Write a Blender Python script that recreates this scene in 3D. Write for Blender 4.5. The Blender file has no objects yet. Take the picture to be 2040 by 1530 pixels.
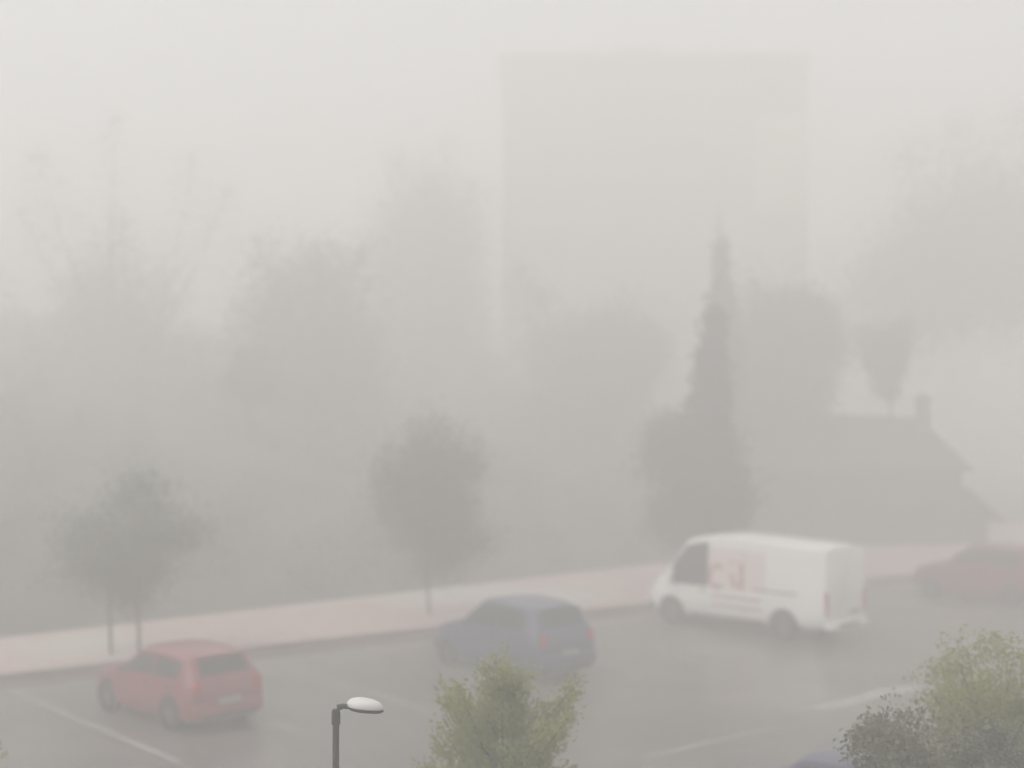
import bpy, bmesh, math, random
import numpy as np
from mathutils import Vector

random.seed(7)
RNG = np.random.default_rng(11)
SC = bpy.context.scene
COL = SC.collection
R = math.radians

# ------------------------------------------------------------------ camera
cam_data = bpy.data.cameras.new('camera')
cam = bpy.data.objects.new('camera', cam_data)
COL.objects.link(cam)
CAM_H = 6.0
cam.location = (0, 0, CAM_H)
cam.rotation_euler = (R(91.4), 0, 0)
cam_data.sensor_width = 36
cam_data.lens = 47.6
cam_data.clip_start = 0.1
cam_data.clip_end = 2000
cam_data.dof.use_dof = True
cam_data.dof.focus_distance = 11.2
cam_data.dof.aperture_fstop = 0.5
SC.camera = cam

# ------------------------------------------------------------------ sky, sun, exposure
SUN_EL, SUN_AZ = R(52), R(240)      # high, to the left of the camera and a little behind it
world = bpy.data.worlds.new('World')
SC.world = world
world.use_nodes = True
wn = world.node_tree
wn.nodes.clear()
w_out = wn.nodes.new('ShaderNodeOutputWorld')
w_bg = wn.nodes.new('ShaderNodeBackground')
w_bg.inputs['Strength'].default_value = 0.15
w_sky = wn.nodes.new('ShaderNodeTexSky')
w_sky.sky_type = 'NISHITA'
w_sky.sun_disc = False
w_sky.sun_elevation = SUN_EL
w_sky.sun_rotation = SUN_AZ
w_sky.air_density = 1.0
w_sky.dust_density = 4.0
w_hs = wn.nodes.new('ShaderNodeHueSaturation')      # overcast: the blue of the sky is veiled by cloud
w_hs.inputs['Saturation'].default_value = 0.06
wn.links.new(w_sky.outputs[0], w_hs.inputs['Color'])
wn.links.new(w_hs.outputs[0], w_bg.inputs['Color'])
wn.links.new(w_bg.outputs[0], w_out.inputs['Surface'])

sun_data = bpy.data.lights.new('sun', 'SUN')
sun_data.energy = 1.2
sun_data.angle = R(30)
sun_data.color = (1.0, 0.972, 0.915)
sun = bpy.data.objects.new('sun', sun_data)
COL.objects.link(sun)
sun.location = (0, 0, 80)
sun.rotation_euler = (R(90) - SUN_EL, 0, R(180) - SUN_AZ)

SC.view_settings.view_transform = 'Standard'
SC.view_settings.look = 'None'
SC.view_settings.exposure = 0.45
SC.view_settings.gamma = 1.0
SC.view_settings.use_curve_mapping = False
SC.cycles.volume_bounces = 6
SC.cycles.max_bounces = 12
SC.cycles.use_denoising = True

# ------------------------------------------------------------------ materials
def mat(name, col, rough=0.6, metal=0.0, var=0.0, scale=3.0, col2=None, coat=0.0, bump=0.0, spec=0.5):
    m = bpy.data.materials.new(name)
    m.use_nodes = True
    nt = m.node_tree
    b = nt.nodes['Principled BSDF']
    b.inputs['Roughness'].default_value = rough
    b.inputs['Metallic'].default_value = metal
    b.inputs['Coat Weight'].default_value = coat
    b.inputs['Specular IOR Level'].default_value = spec
    c = tuple(col) + (1,)
    if var or col2:
        tc = nt.nodes.new('ShaderNodeTexCoord')
        nz = nt.nodes.new('ShaderNodeTexNoise')
        nz.inputs['Scale'].default_value = scale
        nz.inputs['Detail'].default_value = 6
        nz.inputs['Roughness'].default_value = 0.65
        rp = nt.nodes.new('ShaderNodeValToRGB')
        rp.color_ramp.elements[0].position = 0.35
        rp.color_ramp.elements[1].position = 0.65
        c2 = col2 if col2 else tuple(v * (1 - var) for v in col)
        rp.color_ramp.elements[0].color = tuple(c2) + (1,)
        rp.color_ramp.elements[1].color = c
        nt.links.new(tc.outputs['Object'], nz.inputs['Vector'])
        nt.links.new(nz.outputs['Fac'], rp.inputs['Fac'])
        nt.links.new(rp.outputs['Color'], b.inputs['Base Color'])
        if bump:
            bp = nt.nodes.new('ShaderNodeBump')
            bp.inputs['Strength'].default_value = bump
            nt.links.new(nz.outputs['Fac'], bp.inputs['Height'])
            nt.links.new(bp.outputs['Normal'], b.inputs['Normal'])
    else:
        b.inputs['Base Color'].default_value = c
    return m

def asphalt_mat():
    m = mat('asphalt', (0.138, 0.122, 0.117), rough=0.75, var=0.3, scale=0.35)
    nt = m.node_tree
    b = nt.nodes['Principled BSDF']
    b.inputs['Coat Weight'].default_value = 0.75      # a film of rain water
    b.inputs['Coat Roughness'].default_value = 0.28
    tc = nt.nodes.new('ShaderNodeTexCoord')
    n2 = nt.nodes.new('ShaderNodeTexNoise')
    n2.inputs['Scale'].default_value = 0.22
    n2.inputs['Detail'].default_value = 3
    mr = nt.nodes.new('ShaderNodeMapRange')          # damp patches are smoother
    mr.inputs['To Min'].default_value = 0.35
    mr.inputs['To Max'].default_value = 0.75
    mr.inputs['From Min'].default_value = 0.35
    mr.inputs['From Max'].default_value = 0.65
    nt.links.new(tc.outputs['Object'], n2.inputs['Vector'])
    nt.links.new(n2.outputs['Fac'], mr.inputs['Value'])
    nt.links.new(mr.outputs['Result'], b.inputs['Roughness'])
    n3 = nt.nodes.new('ShaderNodeTexNoise')
    n3.inputs['Scale'].default_value = 60
    bp = nt.nodes.new('ShaderNodeBump')
    bp.inputs['Strength'].default_value = 0.25
    bp.inputs['Distance'].default_value = 0.01
    nt.links.new(tc.outputs['Object'], n3.inputs['Vector'])
    nt.links.new(n3.outputs['Fac'], bp.inputs['Height'])
    nt.links.new(bp.outputs['Normal'], b.inputs['Normal'])
    return m

def paving_mat():
    m = bpy.data.materials.new('pink_paving')
    m.use_nodes = True
    nt = m.node_tree
    b = nt.nodes['Principled BSDF']
    b.inputs['Roughness'].default_value = 0.6
    b.inputs['Coat Weight'].default_value = 0.4
    b.inputs['Coat Roughness'].default_value = 0.35
    tc = nt.nodes.new('ShaderNodeTexCoord')
    bk = nt.nodes.new('ShaderNodeTexBrick')
    bk.inputs['Scale'].default_value = 1.0
    bk.inputs['Brick Width'].default_value = 0.4
    bk.inputs['Row Height'].default_value = 0.4
    bk.inputs['Mortar Size'].default_value = 0.008
    bk.inputs['Color1'].default_value = (0.58, 0.43, 0.415, 1)
    bk.inputs['Color2'].default_value = (0.51, 0.36, 0.35, 1)
    bk.inputs['Mortar'].default_value = (0.20, 0.17, 0.16, 1)
    nz = nt.nodes.new('ShaderNodeTexNoise')
    nz.inputs['Scale'].default_value = 0.12
    nz.inputs['Detail'].default_value = 2
    rp = nt.nodes.new('ShaderNodeValToRGB')
    rp.color_ramp.elements[0].position = 0.54
    rp.color_ramp.elements[1].position = 0.62
    mx = nt.nodes.new('ShaderNodeMix')
    mx.data_type = 'RGBA'
    mx.inputs[7].default_value = (0.54, 0.50, 0.47, 1)
    nt.links.new(tc.outputs['Object'], bk.inputs['Vector'])
    nt.links.new(tc.outputs['Object'], nz.inputs['Vector'])
    nt.links.new(nz.outputs['Fac'], rp.inputs['Fac'])
    nt.links.new(rp.outputs['Color'], mx.inputs[0])
    nt.links.new(bk.outputs['Color'], mx.inputs[6])
    nt.links.new(mx.outputs[2], b.inputs['Base Color'])
    return m

def leaf_mat(name, col, col2, scale, trans=0.35):
    m = mat(name, col, 0.6, scale=scale, col2=col2)
    nt = m.node_tree
    b = nt.nodes['Principled BSDF']
    out = nt.nodes['Material Output']
    tr = nt.nodes.new('ShaderNodeBsdfTranslucent')
    mx = nt.nodes.new('ShaderNodeMixShader')
    mx.inputs[0].default_value = trans
    src = b.inputs['Base Color'].links[0].from_socket
    nt.links.new(src, tr.inputs['Color'])
    nt.links.new(b.outputs[0], mx.inputs[1])
    nt.links.new(tr.outputs[0], mx.inputs[2])
    nt.links.new(mx.outputs[0], out.inputs['Surface'])
    return m

M = {
    'asphalt': asphalt_mat(),
    'paving': paving_mat(),
    'kerb': mat('kerb_stone', (0.20, 0.145, 0.135), 0.8, var=0.35, scale=2.5),
    'gutter': mat('red_brown_gutter', (0.155, 0.10, 0.098), 0.6, scale=0.5, col2=(0.115, 0.09, 0.088)),
    'paint_line': mat('worn_white_line', (0.34, 0.33, 0.315), 0.7, scale=0.9, col2=(0.21, 0.20, 0.195)),
    'arrow': mat('worn_road_paint', (0.44, 0.43, 0.41), 0.7, scale=1.6, col2=(0.17, 0.16, 0.155)),
    'grass': mat('rough_grass', (0.075, 0.085, 0.045), 0.9, scale=0.6, col2=(0.05, 0.055, 0.03)),
    'scrub': mat('scrub_bank', (0.085, 0.085, 0.06), 0.9, scale=0.25, col2=(0.045, 0.05, 0.034), bump=0.4),
    'bark': mat('bark', (0.085, 0.07, 0.055), 0.9, var=0.4, scale=6.0),
    'dark_bark': mat('dark_bark', (0.05, 0.043, 0.036), 0.9, var=0.4, scale=6.0),
    'olive_leaf': leaf_mat('olive_leaf', (0.37, 0.385, 0.155), (0.25, 0.265, 0.105), 1.6, trans=0.45),
    'shaded_leaf': leaf_mat('shaded_leaf', (0.20, 0.195, 0.135), (0.14, 0.138, 0.10), 1.8),  # shade of the lower foliage put into a darker, duller leaf colour
    'green_leaf': mat('green_leaf', (0.06, 0.075, 0.03), 0.6, scale=0.8, col2=(0.03, 0.04, 0.02)),
    'dark_leaf': mat('dark_leaf', (0.04, 0.05, 0.035), 0.6, scale=0.7, col2=(0.022, 0.028, 0.02)),
    'brown_leaf': mat('brown_leaf', (0.085, 0.062, 0.034), 0.7, scale=0.9, col2=(0.045, 0.036, 0.024)),
    'red_paint': mat('red_paint', (0.27, 0.045, 0.07), 0.35, var=0.15, scale=2, coat=0.6),
    'blue_paint': mat('blue_paint', (0.06, 0.06, 0.14), 0.35, var=0.15, scale=2, coat=0.6),
    'slate_blue_paint': mat('slate_blue_paint', (0.07, 0.07, 0.14), 0.35, var=0.15, scale=2, coat=0.6),
    'maroon_paint': mat('maroon_paint', (0.20, 0.035, 0.05), 0.35, var=0.15, scale=2, coat=0.6),
    'white_paint': mat('white_van_paint', (0.86, 0.85, 0.83), 0.4, var=0.05, scale=1.4, coat=0.4),
    'glass': mat('tinted_glass', (0.018, 0.02, 0.022), 0.28),
    'rubber': mat('tyre_rubber', (0.018, 0.018, 0.018), 0.85),
    'rim': mat('alloy_rim', (0.35, 0.35, 0.35), 0.4, metal=0.8),
    'plastic': mat('black_plastic', (0.03, 0.03, 0.032), 0.65),
    'lens': mat('clear_lens', (0.55, 0.55, 0.55), 0.15),
    'red_lens': mat('red_lens', (0.42, 0.02, 0.02), 0.2),
    'plate': mat('number_plate', (0.32, 0.32, 0.29), 0.5),
    'red_vinyl': mat('red_vinyl', (0.43, 0.20, 0.21), 0.5),
    'pink_vinyl': mat('pale_pink_vinyl', (0.76, 0.64, 0.63), 0.5, var=0.06, scale=2.0),
    'lamp_metal': mat('dark_lamp_metal', (0.035, 0.033, 0.032), 0.5, metal=0.0, var=0.2, scale=9),
    'lamp_white': mat('white_lamp_shell', (0.66, 0.65, 0.63), 0.4),
    'lamp_glass': mat('lamp_underside_glass', (0.10, 0.10, 0.10), 0.25),
    'tower': mat('tower_render', (0.375, 0.345, 0.285), 0.85, var=0.12, scale=0.12),
    'tower_warm': mat('tower_warm_panel', (0.50, 0.44, 0.34), 0.85, var=0.1, scale=0.15),
    'tower_glass': mat('tower_window_glass', (0.35, 0.325, 0.27), 0.5),
    'roof': mat('slate_roof', (0.055, 0.054, 0.056), 0.75, var=0.3, scale=1.5),
    'wall': mat('house_wall', (0.075, 0.074, 0.062), 0.85, var=0.2, scale=0.8),
    'brick': mat('chimney_brick', (0.10, 0.085, 0.075), 0.85, var=0.3, scale=3),
    'trim': mat('house_trim', (0.40, 0.39, 0.37), 0.6),
}

# ------------------------------------------------------------------ mesh helpers
def link(name, me, material=None, parent=None, loc=None, rotz=None):
    o = bpy.data.objects.new(name, me)
    COL.objects.link(o)
    if material is not None:
        me.materials.append(material)
    if parent is not None:
        o.parent = parent
    if loc is not None:
        o.location = loc
    if rotz is not None:
        o.rotation_euler = (0, 0, rotz)
    return o

def from_bm(name, bm, material, parent=None, smooth=35, **k):
    me = bpy.data.meshes.new(name)
    bmesh.ops.recalc_face_normals(bm, faces=bm.faces)
    bm.to_mesh(me)
    bm.free()
    if smooth:
        me.shade_smooth()
        me.set_sharp_from_angle(angle=R(smooth))
    return link(name, me, material, parent, **k)

def thing(name, label, cat, loc=(0, 0, 0), rotz=0.0, group=None):
    o = bpy.data.objects.new(name, None)
    COL.objects.link(o)
    o.empty_display_size = 0.3
    o.location = loc
    o.rotation_euler = (0, 0, rotz)
    tag(o, label, cat, group)
    return o

def tag(o, label, cat, group=None):
    o['label'] = label
    o['category'] = cat
    if group:
        o['group'] = group

def struct(o):
    o['kind'] = 'structure'
    return o

def box(bm, c, s, bevel=0.0, rot=None):
    ret = bmesh.ops.create_cube(bm, size=1.0)
    vs = ret['verts']
    bmesh.ops.scale(bm, vec=Vector(s), verts=vs)
    if bevel:
        es = list({e for v in vs for e in v.link_edges})
        r2 = bmesh.ops.bevel(bm, geom=es, offset=bevel, segments=2, affect='EDGES', profile=0.5)
        vs = list({v for f in r2['faces'] for v in f.verts} | {v for v in vs if v.is_valid})
    if rot is not None:
        bmesh.ops.rotate(bm, cent=(0, 0, 0), matrix=rot, verts=vs)
    bmesh.ops.translate(bm, vec=Vector(c), verts=vs)
    return vs

def tube(bm, pts, rads, seg=8, cap=True):
    rings = []
    n = len(pts)
    pts = [Vector(p) for p in pts]
    for i, p in enumerate(pts):
        d = (pts[min(i + 1, n - 1)] - pts[max(i - 1, 0)]).normalized()
        a = Vector((0, 0, 1)) if abs(d.z) < 0.9 else Vector((1, 0, 0))
        u = d.cross(a).normalized()
        v = d.cross(u).normalized()
        rings.append([bm.verts.new(p + (u * math.cos(2 * math.pi * k / seg) + v * math.sin(2 * math.pi * k / seg)) * rads[i]) for k in range(seg)])
    for i in range(n - 1):
        for k in range(seg):
            bm.faces.new((rings[i][k], rings[i][(k + 1) % seg], rings[i + 1][(k + 1) % seg], rings[i + 1][k]))
    if cap:
        bm.faces.new(rings[0][::-1])
        bm.faces.new(rings[-1])

def sheet(name, pts, z, material, kind=True):
    bm = bmesh.new()
    bm.faces.new([bm.verts.new((p[0], p[1], z)) for p in pts])
    o = from_bm(name, bm, material, smooth=0)
    if kind:
        struct(o)
    return o

# parking frame: s runs along the kerb (right and away), t runs into the kerb
ANG = R(40)
CU, SU = math.cos(ANG), math.sin(ANG)
def G(s, t, z=None):
    x, y = s * CU - t * SU, s * SU + t * CU
    return (x, y) if z is None else (x, y, z)
def kerb_t(s):
    return 31.0 - (s - 10.9) * 0.058
def back_t(s):
    return kerb_t(s) + 4.9 + max(0.0, s - 8) * 0.115

# ------------------------------------------------------------------ ground, road, pavement
sheet('ground', [(-170, -30), (190, -30), (190, 260), (-170, 260)], -0.02, M['grass'])
kS = [-70 + 8 * i for i in range(25)]
bm = bmesh.new()
for a, b in zip(kS[:-1], kS[1:]):
    q = [G(a, -20), G(b, -20), G(b, kerb_t(b)), G(a, kerb_t(a))]
    vs = [bm.verts.new((p[0], p[1], 0.0)) for p in q]
    bm.faces.new(vs)
bmesh.ops.remove_doubles(bm, verts=bm.verts, dist=0.001)
struct(from_bm('car_park_asphalt', bm, M['asphalt'], smooth=0))

bm = bmesh.new()
for a, b in zip(kS[:-1], kS[1:]):
    ring = []
    for s in (a, b):
        ring.append([bm.verts.new(G(s, kerb_t(s), 0.0)), bm.verts.new(G(s, kerb_t(s) + 0.03, 0.15)), bm.verts.new(G(s, kerb_t(s) + 0.28, 0.15))])
    for i in range(2):
        bm.faces.new((ring[0][i], ring[1][i], ring[1][i + 1], ring[0][i + 1]))
bmesh.ops.remove_doubles(bm, verts=bm.verts, dist=0.001)
struct(from_bm('kerb', bm, M['kerb'], smooth=0))

bm = bmesh.new()
for a, b in zip(kS[:-1], kS[1:]):
    q = [G(a, kerb_t(a) - .9), G(b, kerb_t(b) - .9), G(b, kerb_t(b)), G(a, kerb_t(a))]
    bm.faces.new([bm.verts.new((p[0], p[1], 0.004)) for p in q])
bmesh.ops.remove_doubles(bm, verts=bm.verts, dist=0.001)
struct(from_bm('gutter', bm, M['gutter'], smooth=0))

me = bpy.data.meshes.new('pavement')
bm = bmesh.new()
for a, b in zip(kS[:-1], kS[1:]):
    # built in the parking frame (s, t) so that the paving courses run with the kerb
    vs = [bm.verts.new(p) for p in ((a, kerb_t(a) + 0.28, 0.145), (b, kerb_t(b) + 0.28, 0.145), (b, back_t(b), 0.145), (a, back_t(a), 0.145))]
    bm.faces.new(vs)
    vs2 = [bm.verts.new(p) for p in ((a, back_t(a), 0.145), (b, back_t(b), 0.145), (b, back_t(b) + .04, -0.02), (a, back_t(a) + .04, -0.02))]
    bm.faces.new(vs2)
bmesh.ops.remove_doubles(bm, verts=bm.verts, dist=0.001)
struct(from_bm('pavement', bm, M['paving'], smooth=0, rotz=ANG))

# painted bay lines
def gline(name, s0, t0, s1, t1, w, material, z=0.004):
    d = Vector((s1 - s0, t1 - t0)).normalized()
    nx, ny = -d.y * w / 2, d.x * w / 2
    return sheet(name, [G(s0 - nx, t0 - ny), G(s1 - nx, t1 - ny), G(s1 + nx, t1 + ny), G(s0 + nx, t0 + ny)], z, material)
BAYS = [1.95, 4.9, 7.85, 10.8, 13.6, 16.65, 19.6, 22.55, 25.5, 28.35, 31.4, 34.35, 37.3, 40.25, 43.2, 46.15, 49.1]
for s in BAYS:
    gline('bay_line', s, 21.9, s, kerb_t(s) - 0.95, 0.15, M['paint_line'])
gline('aisle_line', 17.3, 16.9, 20.8, 16.9, 0.17, M['paint_line'])
bm = bmesh.new()
for poly in ([(22.2, 17.25), (25.2, 17.1), (25.2, 17.75), (22.2, 17.55)], [(25.2, 16.9), (26.9, 17.45), (25.2, 18.0)]):
    bm.faces.new([bm.verts.new(G(s, t, 0.004)) for s, t in poly])
struct(from_bm('road_arrow', bm, M['arrow'], smooth=0))

# planted strip below the window, with the near trees
bm = bmesh.new()
box(bm, (0, 12.9, 0.05), (60, 5.4, 0.14), 0.02)
struct(from_bm('grass_verge', bm, M['grass'], smooth=0))

# scrub bank rising behind the pavement, flattening out to the right
def sstep(a, b, x):
    k = min(1.0, max(0.0, (x - a) / (b - a)))
    return k * k * (3 - 2 * k)
def bank_z(x, y):
    s, t = x * CU + y * SU, -x * SU + y * CU
    q = t - back_t(s) - 0.4
    if q <= 0:
        return -0.02
    z = 13.5 * (1 - math.exp(-(q * 0.33 + 0.004 * q * q) / 13.5))
    side = 1 - sstep(0.11, 0.20, x / max(y, 1.0))
    return z * side - 0.02
NX, NY = 110, 90
xs = np.linspace(-120, 70, NX)
ys = np.linspace(18, 235, NY)
verts, faces = [], []
import mathutils.noise as mn
for j in range(NY):
    for i in range(NX):
        z = bank_z(xs[i], ys[j])
        n = mn.noise(Vector((xs[i] * 0.35, ys[j] * 0.35, 0))) * 0.3 + mn.noise(Vector((xs[i] * 0.1, ys[j] * 0.1, 3))) * 0.5
        verts.append((xs[i], ys[j], z + (n * min(1.0, z / 1.5) if z > 0.02 else -0.05)))
for j in range(NY - 1):
    for i in range(NX - 1):
        a = j * NX + i
        if max(verts[a][2], verts[a + 1][2], verts[a + NX][2], verts[a + NX + 1][2]) > 0.0:
            faces.append((a, a + 1, a + NX + 1, a + NX))
me = bpy.data.meshes.new('hill')
me.from_pydata(verts, [], faces)
me.shade_smooth()
hill = struct(link('hill', me, M['scrub']))

# ------------------------------------------------------------------ haze
bm = bmesh.new()
box(bm, (10, 115, 15.6), (380, 310, 33.5))
haze = from_bm('haze', bm, None, smooth=0)
hm = bpy.data.materials.new('pale_haze')
hm.use_nodes = True
nt = hm.node_tree
nt.nodes.clear()
ho = nt.nodes.new('ShaderNodeOutputMaterial')
hv = nt.nodes.new('ShaderNodeVolumePrincipled')
hv.inputs['Density'].default_value = 0.0262
hv.inputs['Color'].default_value = (0.985, 0.9775, 0.966, 1)
hv.inputs['Anisotropy'].default_value = 0.25
hv.inputs['Density Attribute'].default_value = ''
hv.inputs['Temperature Attribute'].default_value = ''
hv.inputs['Color Attribute'].default_value = ''
nt.links.new(hv.outputs[0], ho.inputs['Volume'])
haze.data.materials.append(hm)
haze['kind'] = 'stuff'

# ------------------------------------------------------------------ buildings
def tower():
    D = 88.0
    x0, x1 = -0.65, 19.35
    top = 29.2
    t = thing('tower_block', 'pale tower block fading into the fog in the distance', 'building', ((x0 + x1) / 2, D, 0))
    W = x1 - x0
    bm = bmesh.new()
    box(bm, (0, 7, top / 2), (W, 14, top))
    from_bm('wall', bm, M['tower'], t, smooth=0)
    bm = bmesh.new()
    for c, s in (((0, 0.1, top + .3), (W + .3, .4, .6)), ((0, 13.9, top + .3), (W + .3, .4, .6)), ((-W / 2, 7, top + .3), (.4, 13.4, .6)), ((W / 2, 7, top + .3), (.4, 13.4, .6))):
        box(bm, c, s)
    from_bm('parapet', bm, M['tower'], t, smooth=0)
    bm = bmesh.new()
    box(bm, (-1.0, 4.5, top + 0.75), (3.2, 5, 1.5))
    from_bm('plant_room', bm, M['tower'], t, smooth=0)
    bm = bmesh.new()
    box(bm, (W / 2 - 1.75, -0.08, 22.5), (3.5, 0.3, 6.6))
    from_bm('warm_panel', bm, M['tower_warm'], t, smooth=0)
    wbm = bmesh.new()
    box(wbm, (0, 0, 0), (1.5, 0.08, 1.3))
    wme = bpy.data.meshes.new('window')
    wbm.to_mesh(wme)
    wbm.free()
    wme.materials.append(M['tower_glass'])
    for f in range(9):
        for c in range(7):
            w = bpy.data.objects.new('window', wme)
            COL.objects.link(w)
            w.parent = t
            w.location = (-W / 2 + 1.7 + c * 2.35, -0.03, 2.2 + f * 3.15)
tower()

def house():
    # dark hipped house on the right; local x to the right, y away
    h = thing('house', 'dark house with hipped slate roof and one chimney behind the white van', 'house', (16.7, 62, 0), R(4))
    bm = bmesh.new()
    box(bm, (-.35, 4.5, 1.75), (8.9, 8.4, 3.5))
    from_bm('wall', bm, M['wall'], h, smooth=0)
    bm = bmesh.new()
    e = 3.5
    b = [bm.verts.new(p) for p in ((-5.6, -.3, e), (4.5, -.3, e), (4.5, 9.2, e), (-5.6, 9.2, e))]
    r = [bm.verts.new((-1.6, 4.5, 6.2)), bm.verts.new((3.75, 4.5, 6.0))]
    for f in ((b[0], b[1], r[1], r[0]), (b[1], b[2], r[1]), (b[2], b[3], r[0], r[1]), (b[3], b[0], r[0]), (b[3], b[2], b[1], b[0])):
        bm.faces.new(f)
    roof = from_bm('roof', bm, M['roof'], h, smooth=0)
    bm = bmesh.new()
    box(bm, (3.55, 3.6, 5.9), (.55, .6, 2.0))
    box(bm, (3.55, 3.6, 6.95), (.68, .73, .14))
    ch = from_bm('chimney', bm, M['brick'], roof, smooth=0)
    bm = bmesh.new()
    tube(bm, [(3.55, 3.6, 7.0), (3.55, 3.6, 7.22)], [.12, .10], 8)
    from_bm('chimney_pot', bm, M['brick'], h, smooth=0)
    # lean-to with a sloping roof at the right end
    bm = bmesh.new()
    box(bm, (4.75, 3.2, .75), (1.26, 5.6, 1.5))
    from_bm('lean_to_wall', bm, M['wall'], h, smooth=0)
    bm = bmesh.new()
    p = [(4.13, -.2, 2.6), (5.9, -.2, 1.15), (5.9, 6.4, 1.15), (4.13, 6.4, 2.6)]
    lo = [bm.verts.new(v) for v in p]
    up = [bm.verts.new((v[0], v[1], v[2] + .14)) for v in p]
    bm.faces.new(lo[::-1]); bm.faces.new(up)
    for i in range(4):
        bm.faces.new((lo[i], lo[(i + 1) % 4], up[(i + 1) % 4], up[i]))
    from_bm('lean_to_roof', bm, M['roof'], h, smooth=0)
    for x in (-3.4, -1.2, 2.4):
        bm = bmesh.new()
        box(bm, (x, 0.28, 1.75), (1.2, .1, 1.25))
        w = from_bm('window', bm, M['glass'], h, smooth=0)
        bm = bmesh.new()
        for c, s in (((x, .24, 2.42), (1.36, .1, .08)), ((x, .24, 1.08), (1.36, .14, .08)), ((x - .64, .24, 1.75), (.08, .1, 1.26)), ((x + .64, .24, 1.75), (.08, .1, 1.26)), ((x, .22, 1.75), (.05, .06, 1.26))):
            box(bm, c, s)
        from_bm('window_frame', bm, M['wall'], w, smooth=0)
    bm = bmesh.new()
    box(bm, (0.7, 0.27, 1.05), (.95, .08, 2.1))
    from_bm('door', bm, M['roof'], h, smooth=0)
house()

# ------------------------------------------------------------------ vehicles
def ring_pts(st):
    x, zb, zbelt, zt, w, wr = st
    half = [(w * .90, zb), (w * .985, zb + .10), (w, zb + (zbelt - zb) * .55), (w * .975, zbelt), (wr + .035, zt - .055), (wr * .86, zt), (wr * .4, zt + .018)]
    L = [(x, -y, z) for y, z in half]
    Rr = [(x, y, z) for y, z in half[::-1]]
    return L + Rr

def loft(stations):
    fine = [stations[0]]                      # short spans keep the twisted panels close to the glass laid on them
    for a, b in zip(stations[:-1], stations[1:]):
        n = max(1, math.ceil((b[0] - a[0]) / .14))
        for k in range(1, n + 1):
            fine.append(tuple(a[i] + (b[i] - a[i]) * k / n for i in range(6)))
    stations = fine
    bm = bmesh.new()
    rings = [[bm.verts.new(p) for p in ring_pts(s)] for s in stations]
    n = len(rings[0])
    for a, b in zip(rings[:-1], rings[1:]):
        for k in range(n):
            bm.faces.new((a[k], a[(k + 1) % n], b[(k + 1) % n], b[k]))
    bm.faces.new(rings[0]); bm.faces.new(rings[-1][::-1])
    return bm

def interp(stations, x):
    for a, b in zip(stations[:-1], stations[1:]):
        if a[0] <= x <= b[0]:
            k = (x - a[0]) / (b[0] - a[0])
            return tuple(a[i] + (b[i] - a[i]) * k for i in range(6))
    return stations[0] if x < stations[0][0] else stations[-1]

def side_pt(st, x, v, sgn, off):
    _, zb, zbelt, zt, w, wr = interp(st, x)
    y0, z0, y1, z1 = w * .975, zbelt, wr + .035, zt - .055
    return (x, sgn * (y0 + (y1 - y0) * v + off), z0 + (z1 - z0) * v)

def plate_from_grid(rows, thick, nrm):
    """closed thin slab: outer grid ROWS and the same grid moved by -nrm*thick"""
    bm = bmesh.new()
    nv = Vector(nrm) * thick
    A = [[bm.verts.new(Vector(p)) for p in r] for r in rows]
    B = [[bm.verts.new(Vector(p) - nv) for p in r] for r in rows]
    ni, nj = len(A), len(A[0])
    for i in range(ni - 1):
        for j in range(nj - 1):
            bm.faces.new((A[i][j], A[i][j + 1], A[i + 1][j + 1], A[i + 1][j]))
            bm.faces.new((B[i][j], B[i + 1][j], B[i + 1][j + 1], B[i][j + 1]))
    edge = [(0, j) for j in range(nj)] + [(i, nj - 1) for i in range(1, ni)] + [(ni - 1, j) for j in range(nj - 2, -1, -1)] + [(i, 0) for i in range(ni - 2, 0, -1)]
    for p, q in zip(edge, edge[1:] + edge[:1]):
        bm.faces.new((A[p[0]][p[1]], B[p[0]][p[1]], B[q[0]][q[1]], A[q[0]][q[1]]))
    return bm

def side_glass(st, xa, xb, v0, v1, sgn, parent, n=6, name='side_window', material=None, off=.008):
    rows = []
    for v in (v0, (v0 + v1) / 2, v1):
        rows.append([side_pt(st, xa + (xb - xa) * k / n, v, sgn, off) for k in range(n + 1)])
    return from_bm(name, plate_from_grid(rows, .02, (0, sgn, 0)), material or M['glass'], parent)

def end_glass(a, b, k0, k1, name, parent, wide=.8, off=.008):
    """glass on the sloping face between the tops of stations a and b"""
    d = Vector((b[0] - a[0], 0, b[3] - a[3])).normalized()
    n = Vector((-d.z, 0, d.x))
    if n.z < 0:
        n = -n
    rows = []
    for k in (k0, (k0 + k1) / 2, k1):
        x = a[0] + (b[0] - a[0]) * k
        z = a[3] + (b[3] - a[3]) * k
        wr = (a[5] + (b[5] - a[5]) * k) * wide
        row = []
        for j in range(-3, 4):
            f = j / 3
            zz = z + .018 * (1 - max(0, abs(f) * wide - .4) / .46) if abs(f) * wide > .4 else z + .018
            row.append(Vector((x, wr * f, zz)) + n * off)
        rows.append(row)
    return from_bm(name, plate_from_grid(rows, .02, n), M['glass'], parent)

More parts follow.
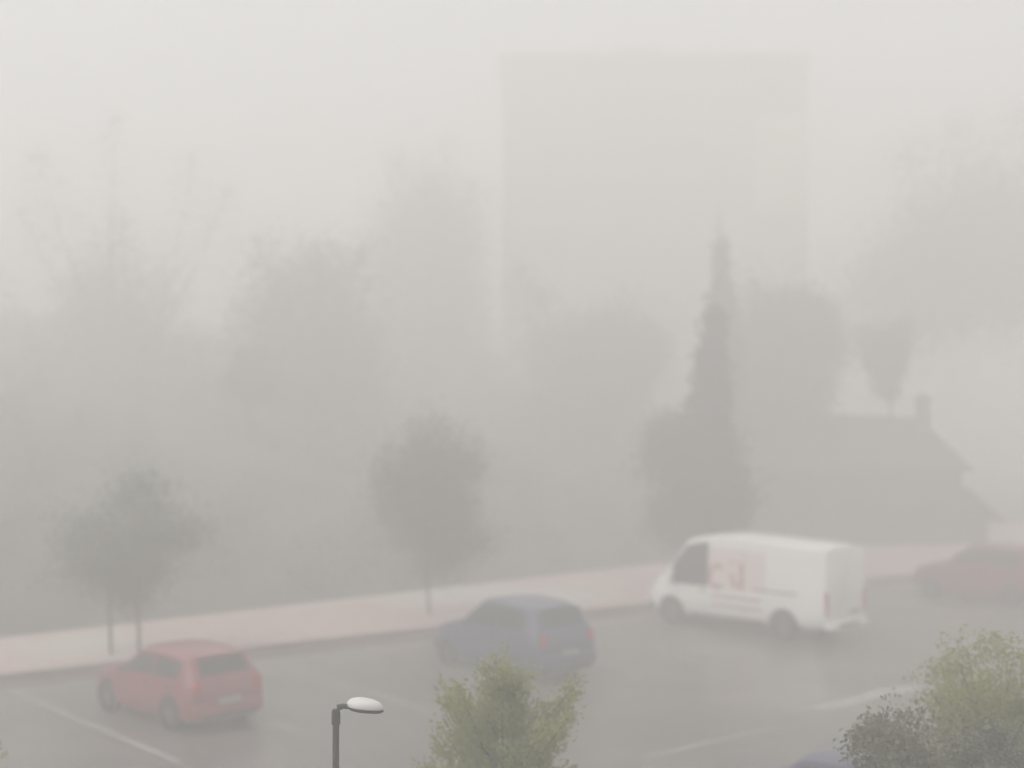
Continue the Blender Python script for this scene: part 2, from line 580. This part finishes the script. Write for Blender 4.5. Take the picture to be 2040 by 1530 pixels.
def wheel(parent, x, y, r, w, sgn):
    bm = bmesh.new()
    prof = [(.62 * r, -w / 2 + .02), (.93 * r, -w / 2), (r, -w / 2 + .03), (r, w / 2 - .03), (.93 * r, w / 2), (.62 * r, w / 2 - .02)]
    seg = 24
    rings = [[bm.verts.new((pr * math.cos(2 * math.pi * k / seg), yy, pr * math.sin(2 * math.pi * k / seg))) for k in range(seg)] for pr, yy in prof]
    for i in range(len(rings)):
        a, b = rings[i], rings[(i + 1) % len(rings)]
        for k in range(seg):
            bm.faces.new((a[k], a[(k + 1) % seg], b[(k + 1) % seg], b[k]))
    wo = from_bm('wheel', bm, M['rubber'], parent, loc=(x, y, r))
    bm = bmesh.new()
    yo = sgn * (w / 2 - .045)
    tube(bm, [(0, -yo, 0), (0, yo, 0)], [.63 * r, .63 * r], 20)
    for k in range(5):
        a = 2 * math.pi * k / 5
        p0 = Vector((.08 * r * math.cos(a), yo + sgn * .018, .08 * r * math.sin(a)))
        p1 = Vector((.58 * r * math.cos(a), yo + sgn * .014, .58 * r * math.sin(a)))
        tube(bm, [p0, p1], [.025, .02], 5)
    from_bm('rim', bm, M['rim'], wo)
    return wo

def arch(parent, st, x, r, sgn, wr):
    y = interp(st, x)[4]
    bm = bmesh.new()
    seg = 22
    A, B = [], []
    for k in range(seg + 1):
        a = math.pi * (-0.12 + 1.24 * k / seg)
        A.append((x + r * math.cos(a), wr + r * math.sin(a)))
    outer = [bm.verts.new((p[0], sgn * (y + .004), max(p[1], .16))) for p in A]
    inner = [bm.verts.new((p[0], sgn * (y - .22), max(p[1], .16))) for p in A]
    bm.faces.new(outer); bm.faces.new(inner[::-1])
    for k in range(len(A)):
        q = (k + 1) % len(A)
        bm.faces.new((outer[k], inner[k], inner[q], outer[q]))
    return from_bm('wheel_arch', bm, M['plastic'], parent)

def slab(name, c, s, material, parent, bevel=.02, **k):
    bm = bmesh.new()
    box(bm, c, s, bevel)
    return from_bm(name, bm, material, parent, **k)

HATCH = [(-1.85, .42, .60, .68, .70, .66), (-1.83, .26, .78, .88, .80, .74), (-1.77, .21, .88, .98, .845, .70), (-1.52, .19, .92, 1.38, .86, .62),
         (-1.2, .18, .93, 1.43, .86, .63), (-.4, .17, .92, 1.46, .86, .64), (.15, .17, .90, 1.42, .86, .62), (.85, .17, .86, .95, .86, .72),
         (1.35, .18, .80, .87, .84, .70), (1.70, .22, .70, .77, .78, .66), (1.85, .30, .54, .60, .64, .56)]

def make_car(name, label, L, W, H, paint, loc, rotz, cat='car', group='cars parked nose to the kerb'):
    fx, fy, fz = L / 3.70, W / 1.72, H / 1.46
    st = [(a * fx, b * (1 if b < .3 else fz), c * fz, d * fz, e * fy, f * fy) for a, b, c, d, e, f in HATCH]
    t = thing(name, label, cat, loc, rotz, group)
    from_bm('body', loft(st), paint, t, smooth=40)
    for sg in (1, -1):
        side_glass(st, -.42 * fx, .62 * fx, .10, .86, sg, t)
        side_glass(st, -1.36 * fx, -.52 * fx, .10, .86, sg, t)
        for xa in (1.18, -1.14):
            arch(t, st, xa * fx, .37, sg, .31)
            y = interp(st, xa * fx)[4]
            wheel(t, xa * fx, sg * (y - .085), .31, .20, sg)
        slab('headlight', (1.70 * fx, sg * .56 * fy, .64 * fz), (.22, .28, .14), M['lens'], t, .04)
        slab('tail_light', (-1.80 * fx, sg * .67 * fy, .82 * fz), (.12, .17, .26), M['red_lens'], t, .03)
        slab('wing_mirror', (.52 * fx, sg * (.93 * fy), .96 * fz), (.12, .17, .13), paint, t, .04)
        for xh in (-.30, -1.08):
            slab('door_handle', (xh * fx, sg * (.857 * fy + .012), .80 * fz), (.17, .03, .03), M['plastic'], t, .01)
        side_glass(st, -.475 * fx, -.465 * fx, -.02, .0, sg, t, n=1, name='door_seam', material=M['plastic'], off=.004)
    end_glass(st[2], st[3], .12, .90, 'rear_window', t)
    end_glass(st[6], st[7], .08, .94, 'windscreen', t)
    slab('rear_bumper', (-1.83 * fx, 0, .40 * fz), (.20, 1.56 * fy, .26 * fz), paint, t, .06)
    slab('front_bumper', (1.80 * fx, 0, .36 * fz), (.24, 1.42 * fy, .28 * fz), paint, t, .07)
    slab('grille', (1.865 * fx, 0, .50 * fz), (.08, .78 * fy, .10), M['plastic'], t, .02)
    slab('number_plate', (-1.90 * fx - .02, 0, .56 * fz), (.05, .50, .11), M['plate'], t, .008)
    slab('rear_valance', (-1.90 * fx - .01, 0, .27 * fz), (.08, 1.2 * fy, .10), M['plastic'], t, .02)
    return t

HEAD = ANG + math.pi / 2          # nose to the kerb
make_car('parked_car', 'small red hatchback parked nose to the kerb under the thin trunked tree', 3.72, 1.74, 1.46, M['red_paint'], G(12.5, 25.5, 0), HEAD + R(6))
make_car('parked_car', 'tall dark blue car parked behind the feathery tree in the middle', 4.05, 1.86, 1.74, M['blue_paint'], G(20.85, 24.9, 0), HEAD)
make_car('parked_car', 'dark red car parked beyond the white van at the right edge', 4.6, 2.0, 1.85, M['maroon_paint'], G(40.9, 24.3, 0), HEAD)
make_car('parked_car', 'slate blue car half hidden under the trees in the bottom right corner', 4.1, 1.78, 1.60, M['slate_blue_paint'], (4.45, 18.2, 0), R(130), group=None)

VAN = [(-3.06, .46, 1.20, 2.40, .955, .84), (-3.03, .40, 1.20, 2.48, .99, .86), (-2.2, .36, 1.20, 2.56, 1.02, .89), (0, .32, 1.20, 2.64, 1.025, .90),
       (1.0, .31, 1.20, 2.62, 1.02, .89), (1.62, .31, 1.19, 2.50, 1.01, .85), (2.45, .31, 1.17, 1.58, .99, .80), (2.88, .34, 1.04, 1.28, .95, .76), (3.16, .44, .84, 1.02, .84, .68)]

def make_van(loc, rotz):
    st = VAN
    t = thing('delivery_van', 'white panel van with red lettering on its side', 'van', loc, rotz)
    from_bm('body', loft(st), M['white_paint'], t, smooth=40)
    for sg in (1, -1):
        side_glass(st, .84, 2.22, .0, .90, sg, t, n=12)
        for xa in (2.18, -1.75):
            arch(t, st, xa, .47, sg, .36)
            y = interp(st, xa)[4]
            wheel(t, xa, sg * (y - .10), .36, .23, sg)
        slab('headlight', (2.86, sg * .66, .92), (.26, .26, .30), M['lens'], t, .05)
        slab('tail_light', (-3.055, sg * .90, 1.05), (.05, .11, .62), M['red_lens'], t, .015)
        slab('wing_mirror', (2.1, sg * 1.15, 1.40), (.12, .18, .28), M['white_paint'], t, .04)
        slab('rear_door', (-3.062, sg * .415, 1.34), (.04, .80, 1.62), M['white_paint'], t, .012)
        slab('door_handle', (1.02, sg * 1.03, 1.08), (.18, .03, .04), M['plastic'], t, .01)
        # seams of the cab door and the sliding door, runner rail
        for xs_ in (.92, -.42):
            bm = bmesh.new()
            p = [side_pt(st, xs_, 0, sg, .001), side_pt(st, xs_, .9, sg, .001)]
            tube(bm, [(xs_, sg * 1.012, .50), p[0], p[1]], [.008] * 3, 5)
            from_bm('door_seam', bm, M['plastic'], t)
        slab('runner_rail', (-1.45, sg * 1.003, 1.24), (1.5, .025, .035), M['plastic'], t, .008)
        slab('sill', (.2, sg * .955, .36), (2.6, .08, .14), M['plastic'], t, .02)
    end_glass(st[5], st[6], .06, .95, 'windscreen', t)
    slab('front_bumper', (2.90, 0, .52), (.36, 1.82, .32), M['plastic'], t, .09)
    slab('rear_bumper', (-3.09, 0, .46), (.18, 1.9, .18), M['white_paint'], t, .04)
    slab('rear_step', (-3.19, 0, .47), (.05, .9, .08), M['plastic'], t, .015)
    slab('number_plate', (-3.092, -.42, .78), (.03, .5, .11), M['plate'], t, .006)
    # red vinyl lettering on the side that faces the camera: C, a slant stroke and an upright, a stripe low down
    def stroke(name, pts, w):
        rows = [[], []]
        for i, (x, z) in enumerate(pts):
            a = Vector(pts[max(i - 1, 0)]); b = Vector(pts[min(i + 1, len(pts) - 1)])
            d = (b - a).normalized()
            nx, nz = -d.y * w / 2, d.x * w / 2
            for k, sg in ((0, -1), (1, 1)):
                xx, zz = x + sg * nx, z + sg * nz
                stx = interp(st, xx)
                zr = stx[3] - .055
                y = stx[4] * .975 + (stx[5] + .035 - stx[4] * .975) * max(0, (zz - stx[2]) / (zr - stx[2]))
                if zz < stx[2]:
                    y = stx[4]
                rows[k].append((xx, y + .012, zz))
        from_bm(name, plate_from_grid(rows, .004, (0, 1, 0)), M['red_vinyl'], t, smooth=0)
    side_glass(st, -1.15, .84, -.02, .80, 1, t, n=8, name='vinyl_panel', material=M['pink_vinyl'], off=.004)
    cx, cz, rr = .50, 1.50, .31
    stroke('lettering', [(cx - rr * .85 * math.cos(R(a)), cz + rr * math.sin(R(a))) for a in range(48, 313, 12)], .12)
    stroke('lettering', [(.02, 1.62), (-.16, 1.22)], .12)
    stroke('lettering', [(-.33, 1.94), (-.33, 1.20)], .13)
    stroke('lettering', [(.18, 1.93), (-.20, 1.93)], .05)
    stroke('stripe', [(.72, .96), (-1.05, .96)], .07)
    stroke('stripe', [(.72, .72), (-1.05, .72)], .05)
make_van(G(30.1, 25.2, 0), HEAD + R(3))

# ------------------------------------------------------------------ street lamp (near)
def street_lamp():
    d = 11.0
    x = (671 - 1020) / 2700 * d
    t = thing('street_lamp', 'dark lamp post with a white flat lamp head', 'street lamp', (x, d, 0.12))
    bm = bmesh.new()
    tube(bm, [(0, 0, 0), (0, 0, .5), (0, 0, .52), (0, 0, 3.42), (0, 0, 3.52)], [.055, .055, .03, .027, .030], 14)
    from_bm('pole', bm, M['lamp_metal'], t)
    bm = bmesh.new()
    tube(bm, [(0, 0, 3.40), (0, 0, 3.50), (.02, 0, 3.535), (.06, .0, 3.545), (.13, .01, 3.535)], [.036, .036, .028, .022, .018], 10)
    from_bm('arm', bm, M['lamp_metal'], t)
    # head: a flat lens-shaped shell, slightly tipped to the right
    def head(z0, prof, name, material):
        bm = bmesh.new()
        seg = 24
        rings = []
        for f, z in prof:
            ring = []
            for k in range(seg):
                a = 2 * math.pi * k / seg
                px = .145 * f * math.cos(a)
                py = .10 * f * math.sin(a) * (1 - .25 * math.cos(a))
                ring.append(bm.verts.new((.235 + px, .01 + py, z0 + z - .05 * px - .012 * (px / .145))))
            rings.append(ring)
        for a, b in zip(rings[:-1], rings[1:]):
            for k in range(seg):
                bm.faces.new((a[k], a[(k + 1) % seg], b[(k + 1) % seg], b[k]))
        bm.faces.new(rings[0][::-1]); bm.faces.new(rings[-1])
        return from_bm(name, bm, material, t)
    head(3.545, [(1.0, -.012), (1.02, .0), (.97, .022), (.82, .042), (.55, .055), (.2, .06)], 'lamp_shell', M['lamp_white'])
    head(3.545, [(.5, -.045), (.90, -.04), (1.03, -.026), (1.03, -.014)], 'lamp_underside', M['lamp_metal'])
    bm = bmesh.new()
    box(bm, (0, 0, .02), (.2, .2, .04), .01)
    from_bm('base_plate', bm, M['lamp_metal'], t)
street_lamp()

# ------------------------------------------------------------------ trees
def leaf_mesh(name, P, size, material, parent, droop=0.0, elong=2.0, axis=None):
    P = np.asarray(P, dtype=np.float64)
    n = len(P)
    if axis is None:
        u = RNG.normal(size=(n, 3))
    else:
        u = np.asarray(axis) + RNG.normal(size=(n, 3)) * .45
    u[:, 2] -= droop
    u /= np.linalg.norm(u, axis=1)[:, None] + 1e-9
    w = RNG.normal(size=(n, 3))
    v = np.cross(u, w)
    v /= np.linalg.norm(v, axis=1)[:, None] + 1e-9
    s = size * RNG.uniform(.6, 1.35, size=(n, 1))
    V = np.empty((n, 4, 3))
    V[:, 0] = P - u * s * .5
    V[:, 1] = P + v * s * .5 / elong + u * s * .05
    V[:, 2] = P + u * s * .5
    V[:, 3] = P - v * s * .5 / elong + u * s * .05
    me = bpy.data.meshes.new(name)
    me.vertices.add(4 * n)
    me.vertices.foreach_set('co', V.reshape(-1))
    me.loops.add(4 * n)
    me.loops.foreach_set('vertex_index', np.arange(4 * n, dtype=np.int32))
    me.polygons.add(n)
    me.polygons.foreach_set('loop_start', np.arange(0, 4 * n, 4, dtype=np.int32))
    me.update(calc_edges=True)
    me.validate()
    return link(name, me, material, parent)

def rand_ball(n):
    v = RNG.normal(size=(n, 3))
    v /= np.linalg.norm(v, axis=1)[:, None]
    return v * (RNG.uniform(0, 1, size=(n, 1)) ** (1 / 3))

def blob_tree(name, label, cat, loc, trunks, blobs, leaf, material, bark='bark', group=None, clump=.35, rz=None, dens=1.0, soft=True):
    """trunks: list of (x0,y0,x1,y1,z1,r0); blobs: (x,y,z,rx,ry,rz,n_clumps,leaves per clump), local metres"""
    t = thing(name, label, cat, loc, 0 if rz is None else rz, group)
    bm = bmesh.new()
    pts = []
    for bx, by, bz, rx, ry, rzz, nc, nl in blobs:
        C = rand_ball(nc)
        C = C / (np.linalg.norm(C, axis=1)[:, None] + 1e-9) ** .35
        C = C * np.array([rx, ry, rzz]) * .92 + np.array([bx, by, bz])
        for i, c in enumerate(C):
            k = RNG.uniform(.6, 1.35) * clump
            sc = np.array([k, k, k * .75]) * np.array([1, 1, 1])
            m = int(nl * dens * RNG.uniform(.5, 1.4))
            pts.append((RNG.normal(size=(m, 3)) * .55 if soft else rand_ball(m) * 1.15) * sc + c)
            if i % 3 == 0 and trunks:
                tr = min(trunks, key=lambda q: (q[2] - c[0]) ** 2 + (q[3] - c[1]) ** 2)
                f = RNG.uniform(.55, 1.0)
                a = np.array([tr[0] + (tr[2] - tr[0]) * f, tr[1] + (tr[3] - tr[1]) * f, tr[4] * f])
                mid = (a + c) / 2 + np.array([0, 0, .08 * np.linalg.norm(c - a)])
                r = tr[5] * .35
                tube(bm, [a, mid, c], [r, r * .6, r * .2], 5)
    for x0, y0, x1, y1, z1, r in trunks:
        tube(bm, [(x0, y0, -.05), (x0 + (x1 - x0) * .3, y0 + (y1 - y0) * .2, z1 * .35), (x0 + (x1 - x0) * .65, y0 + (y1 - y0) * .6, z1 * .7), (x1, y1, z1)], [r * 1.2, r, r * .75, r * .4], 8)
    from_bm('trunk', bm, M[bark], t)
    leaf_mesh('crown', np.concatenate(pts), leaf, material, t)
    return t

def spray_tree(name, label, cat, loc, h, r0, env, n_br, leaf, per, material, bark='bark', lift=.55, group=None, spread=.10, z_lo=.2):
    """leader with upswept leafy sprays; env(f) gives the branch length at height fraction f"""
    t = thing(name, label, cat, loc, 0, group)
    bm = bmesh.new()
    lean = RNG.uniform(-.04, .04, 2) * h
    def trunk_at(f):
        return np.array([lean[0] * f * f, lean[1] * f * f, h * f])
    tube(bm, [trunk_at(f) for f in (0, .25, .5, .75, 1.0)], [r0, r0 * .8, r0 * .55, r0 * .3, r0 * .06], 8)
    pts, ax = [], []
    for i in range(n_br):
        f = z_lo + (1 - z_lo) * (i + RNG.uniform(0, 1)) / n_br
        L = env(f) * RNG.uniform(.6, 1.2)
        az = i * 2.4 + RNG.uniform(-.5, .5)
        lf = lift + RNG.uniform(-.3, .3)
        d = np.array([math.cos(az), math.sin(az), lf])
        d /= np.linalg.norm(d)
        a = trunk_at(f * .93)
        mid = a + d * L * .5
        end = a + d * L + np.array([0, 0, .18 * L])
        tube(bm, [a, mid, end], [r0 * .22, r0 * .14, r0 * .04], 5)
        k = int(per * (L / max(env(z_lo), env(.5)) + .25))
        u = RNG.uniform(.15, 1.05, k)[:, None] ** .8
        q = np.where(u < .5, a + (mid - a) * (u / .5), mid + (end - mid) * ((u - .5) / .5))
        q = q + RNG.normal(size=(k, 3)) * spread * (1.15 - .6 * u)
        pts.append(q)
        ax.append(np.repeat(d[None, :], k, 0))
    k = per
    u = RNG.uniform(.6, 1.04, k)
    q = np.array([trunk_at(v) for v in u]) + RNG.normal(size=(k, 3)) * spread * .7
    pts.append(q); ax.append(np.repeat(np.array([[0, 0, 1.0]]), k, 0))
    from_bm('trunk', bm, M[bark], t)
    leaf_mesh('crown', np.concatenate(pts), leaf, material, t, axis=np.concatenate(ax))
    return t

# --- near trees
spray_tree('young_tree', 'feathery olive green young tree in front of the blue car', 'tree', (-0.05, 15.0, .1), 3.2, .055,
           lambda f: .26 if f > .76 else 1.02 + .35 * (.76 - f), 66, .058, 330, M['olive_leaf'], lift=.80, spread=.105, z_lo=.36)
blob_tree('bushy_tree', 'bushy olive green tree at the right edge of the car park', 'tree', (5.35, 15.2, .1),
          [(0, 0, .1, 0, 2.3, .07)],
          [(0, 0, 2.75, .80, .8, .72, 46, 70), (.5, .1, 2.35, .7, .7, .65, 30, 70), (-.25, .1, 2.05, .6, .7, .45, 22, 70)], .05, M['olive_leaf'], clump=.28, dens=3.2, soft=False)
blob_tree('shaded_foliage', 'shrub in darker leaves standing in for shaded foliage below the bushy tree in the bottom right corner', 'shrub', (3.95, 13.3, .1),
          [(0, 0, .05, 0, 2.0, .05), (.25, 0, .45, 0, 1.9, .05)],  # separate shrub, coloured as the tree's shaded lower foliage
          [(-.1, 0, 2.5, .50, .6, .62, 34, 75), (.75, .1, 2.25, .65, .6, .60, 32, 75), (-.15, 0, 1.9, .5, .5, .5, 18, 75)], .06, M['shaded_leaf'], clump=.26, dens=2.6, soft=False)
blob_tree('bushy_tree', 'olive green tree cut off by the left edge of the photo', 'tree', (-6.25, 15.0, -.25),
          [(0, 0, .05, 0, 2.0, .05)],
          [(0, 0, 2.35, .62, .6, .62, 34, 70)], .055, M['olive_leaf'], clump=.22, dens=2.2, soft=False)

# --- trees on and behind the pavement
blob_tree('pavement_tree', 'twin trunked tree with a ragged crown above the red car', 'tree', (-9.9, 33.6, .145),
          [(0, 0, -.15, 0, 2.9, .04), (.62, .3, .5, .2, 2.9, .04)],
          [(-.35, 0, 2.6, .85, .9, .8, 24, 55), (.6, .2, 2.3, 1.0, .9, .7, 26, 55), (.25, 0, 1.7, .6, .6, .55, 14, 40), (1.2, .2, 2.9, 1.1, .8, .5, 18, 40), (.75, .6, 3.7, .9, .8, .75, 20, 36)], .10, M['green_leaf'], bark='dark_bark', group='street trees on the pavement', clump=.55, dens=3.4)
blob_tree('pavement_tree', 'rounded brown green tree on the pavement behind the blue car', 'tree', (-2.45, 40.3, .145),
          [(0, 0, -.2, 0, 4.2, .04)],
          [(-.25, 0, 3.1, 1.4, 1.3, 1.1, 46, 55), (.2, .2, 4.6, 1.15, 1.1, 1.3, 34, 48), (.75, 0, 2.3, .95, .8, .8, 22, 50), (-.9, .3, 4.0, .8, .8, .7, 12, 40), (.1, 0, 1.7, .7, .7, .5, 10, 36)], .11, M['brown_leaf'], bark='dark_bark', group='street trees on the pavement', clump=.72, dens=4.0)
def on_bank(px, d, dz=0.0):
    x = (px - 1020) / 2700 * d
    return (x, d, bank_z(x, d) + dz)
blob_tree('small_tree', 'small rounded dark tree alone on the bank', 'tree', on_bank(495, 60),
          [(0, 0, 0, 0, 2.2, .09)], [(0, 0, 2.55, 1.25, 1.2, 1.05, 44, 70), (.1, 0, 3.5, .6, .6, .6, 12, 70)], .14, M['dark_leaf'], bark='dark_bark', clump=.6, dens=2)
blob_tree('brown_tree', 'brownish bushy tree behind the nose of the white van', 'tree', on_bank(1385, 47),
          [(0, 0, .1, 0, 4.5, .12)], [(-.2, 0, 4.6, 1.45, 1.4, 1.5, 70, 80), (.1, 0, 2.5, 1.5, 1.3, 1.3, 60, 80), (.9, 0, 3.4, 1.0, 1.0, 1.2, 30, 80)], .13, M['brown_leaf'], clump=.75, dens=3.0)

# --- tall trees in the fog
def conifer(label, px, d, h, rad, material, n=150, per=90):
    return spray_tree('cypress', label, 'tree', on_bank(px, d), h, .22, lambda f: rad * (math.sin(min(1, f * 1.15) * math.pi) ** .6 * .55 + .45 * (1 - f)) + .1, n, .24, per, material, bark='dark_bark', lift=1.5, group='cypresses behind the van', spread=.26, z_lo=.06)
conifer('dark narrow cypress rising behind the white van', 1412, 47, 10.3, 1.25, M['dark_leaf'])
conifer('taller paler cypress standing behind the narrow dark one', 1450, 60, 14.6, 1.55, M['green_leaf'])

def plume_tree(label, px, d, plumes, base, leaf=.18, material=None, n=800, trunk_r=.3, grow=1.0, fuzz=.5):
    """a tall tree whose branches end in long upswept plumes; plumes: (dx0,z0,dx1,z1,width)"""
    k0 = grow
    plumes = [(a * k0, 6 + (b - 6) * k0, c * k0, 6 + (e - 6) * k0, w * k0) for a, b, c, e, w in plumes]
    base = [(a * k0, 6 + (b - 6) * k0, c * k0, e * k0, nc) for a, b, c, e, nc in base]
    d = d * k0
    t = thing('tall_tree', label, 'tree', on_bank(px, d), 0, 'tall trees in the fog')
    bm = bmesh.new()
    z0 = t.location.z
    pts, ax = [], []
    zt = min(p[1] for p in plumes) - z0 - 1.0
    tube(bm, [(0, 0, -.2), (.05, 0, zt * .5), (0, 0, zt)], [trunk_r * 1.2, trunk_r, trunk_r * .7], 8)
    for dx0, za, dx1, zb, w in plumes:
        y0 = RNG.uniform(-1.5, 1.5)
        a = np.array([dx0, y0, za - z0]); b = np.array([dx1, y0 * 1.6, zb - z0])
        mid = (a + b) / 2 + np.array([(dx1 - dx0) * .12, 0, .4])
        tube(bm, [(0, 0, zt), (a + np.array([0, 0, zt])) / 2, a, mid, b], [trunk_r * .4, trunk_r * .3, trunk_r * .2, trunk_r * .1, .015], 6)
        k = int(n * w)
        u = RNG.uniform(-.1, 1.0, (k, 1))
        q = np.where(u < .5, a + (mid - a) * (u / .5), mid + (b - mid) * ((u - .5) / .5))
        prof = w * np.sin(np.clip((u + .15) / 1.2, 0.02, .98) * math.pi) ** .7
        q = q + RNG.normal(size=(k, 3)) * prof * .8
        pts.append(q)
        dd = (b - a) / np.linalg.norm(b - a)
        ax.append(np.repeat(dd[None, :], k, 0))
    for bx, bz, rx, rz_, nc in base:
        C = rand_ball(nc) * np.array([rx, rx * .8, rz_]) + np.array([bx, 0, bz - z0])
        for c in C:
            q = RNG.normal(size=(130, 3)) * fuzz * k0 + c
            pts.append(q); ax.append(RNG.normal(size=(130, 3)))
    from_bm('trunk', bm, M['dark_bark'], t)
    leaf_mesh('crown', np.concatenate(pts), leaf, material or M['dark_leaf'], t, axis=np.concatenate(ax))
    return t
plume_tree('leftmost tall tree with long upswept plumes in the fog', 225, 57,
           [(-1.6, 10.0, -4.4, 15.0, .8), (-1.0, 11.0, -2.8, 17.0, 1.1), (-.2, 12.0, -.1, 18.8, .85), (1.8, 10.5, 2.9, 17.6, .8), (2.2, 10.5, 4.4, 16.0, .8), (.8, 10.0, .6, 14.4, .9), (-2.2, 8.0, -4.6, 12.4, .7)],
           [(0, 9.8, 2.2, 3.4, 130), (.2, 7.0, 2.3, 2.4, 80), (.1, 4.6, 2.2, 1.8, 50)], grow=1.28, n=620, fuzz=.7)
plume_tree('broad dense tall tree in the fog beside the leftmost tall tree', 608, 56,
           [(-1.2, 10, -2.2, 13.6, 1.2), (.2, 10, .1, 13.2, 1.2), (1.5, 10, 2.4, 12.8, 1.2)],
           [(0, 9.4, 3.0, 3.0, 190), (.6, 7.0, 2.7, 2.2, 100), (.4, 4.8, 2.4, 1.8, 60)], grow=1.2, fuzz=.7)
plume_tree('very faint tall tree just left of the tower block', 855, 80,
           [(-1, 15, -2.0, 21.5, 1.6), (.6, 15, 1.0, 22.5, 1.7), (1.6, 14, 2.8, 19.5, 1.4)],
           [(0, 15.0, 3.3, 5.0, 180), (.2, 10.5, 3.6, 3.5, 110)], leaf=.24, n=620, grow=1.12, fuzz=1.0)
plume_tree('large faint tree on the far right above the house', 2120, 74,
           [(-7, 16, -8.5, 20.5, 1.9), (-5, 17, -5.4, 22, 2.0), (-2, 17, -2, 22.5, 2.0), (1, 15, 2, 21, 2.0)],
           [(-4.5, 15.0, 4.6, 3.6, 220), (0.0, 14.5, 4.0, 3.8, 150), (-8.6, 12.9, 3.2, 2.0, 80), (-2.6, 12.2, 1.2, .8, 9), (-6.4, 11.6, 1.3, .8, 9), (1.5, 11.8, 1.2, 1.0, 10), (-10.8, 11.6, 1.2, 1.1, 10), (-8.8, 10.6, 1.0, .7, 7)], leaf=.25, n=620, trunk_r=.4, grow=1.16, fuzz=1.25)
plume_tree('faint tree between the cypresses and the house chimney', 1560, 66,
           [(-1, 10, -1.4, 12.4, 1.2), (1, 10, 1.2, 12.0, 1.2)],
           [(0, 9.2, 2.9, 2.6, 140), (1.2, 10.4, 1.6, 1.2, 40), (-.6, 7.0, 2.6, 2.0, 80), (.4, 4.6, 2.4, 2.0, 70)], leaf=.2, n=620, material=M['green_leaf'])
plume_tree('faint low tree in front of the foot of the tower block', 1180, 68,
           [(-1.6, 9.5, -2.6, 12.0, 1.2), (1.4, 10, 1.8, 11.8, 1.2), (-3.0, 10.5, -3.6, 13.6, .9)],
           [(0, 8.8, 3.4, 2.2, 110), (2.0, 9.6, 2.0, 1.4, 50), (0, 6.4, 3.6, 2.0, 90)], leaf=.2, n=520, material=M['green_leaf'], grow=1.08)

# umbrella tree on a thin stem beside the chimney
def stem_tree():
    d = 66
    x = (1768 - 1020) / 2700 * d
    t = thing('stem_tree', 'top heavy tree on a thin bare stem behind the house ridge', 'tree', (x, d, 0))
    bm = bmesh.new()
    tube(bm, [(.25, 0, -.05), (.3, 0, 3), (.15, 0, 6.9), (0, 0, 9)], [.14, .11, .08, .04], 8)
    for k in range(9):
        a = 2 * math.pi * k / 9
        tube(bm, [(.13, 0, 7.0), (.7 * math.cos(a), .7 * math.sin(a), 8.4), (1.3 * math.cos(a), 1.3 * math.sin(a), 9.9)], [.05, .035, .012], 5)
    from_bm('trunk', bm, M['dark_bark'], t)
    P = []
    for k in range(95):
        f = RNG.uniform(0, 1) ** .75
        rad = .2 + 1.25 * f
        a = RNG.uniform(0, 2 * math.pi)
        q = rad * RNG.uniform(0, 1) ** .5
        c = np.array([.05 + q * math.cos(a) - .25 * f, q * math.sin(a), 7.1 + f * 3.3 + RNG.uniform(-.35, .35)])
        P.append(RNG.normal(size=(90, 3)) * .30 + c)
    leaf_mesh('crown', np.concatenate(P), .16, M['dark_leaf'], t)
stem_tree()

# scrub that covers the bank and hides the feet of the trees: nobody could count it
pts = []
for k in range(620):
    d = RNG.uniform(40, 105)
    px = RNG.uniform(-250, 1500)
    x, y, z = on_bank(px, d)
    if z < .25:
        continue
    h = RNG.uniform(.5, 1.7) * (1 + .5 * (d > 60))
    w = RNG.uniform(.7, 1.7)
    m = 90
    q = rand_ball(m) * np.array([w, w, h]) + RNG.normal(size=(m, 3)) * .2
    q[:, 2] = np.abs(q[:, 2])
    pts.append(q + np.array([x, y, z - .15]))
ug = leaf_mesh('undergrowth', np.concatenate(pts), .26, M['green_leaf'], None)
ug['kind'] = 'stuff'
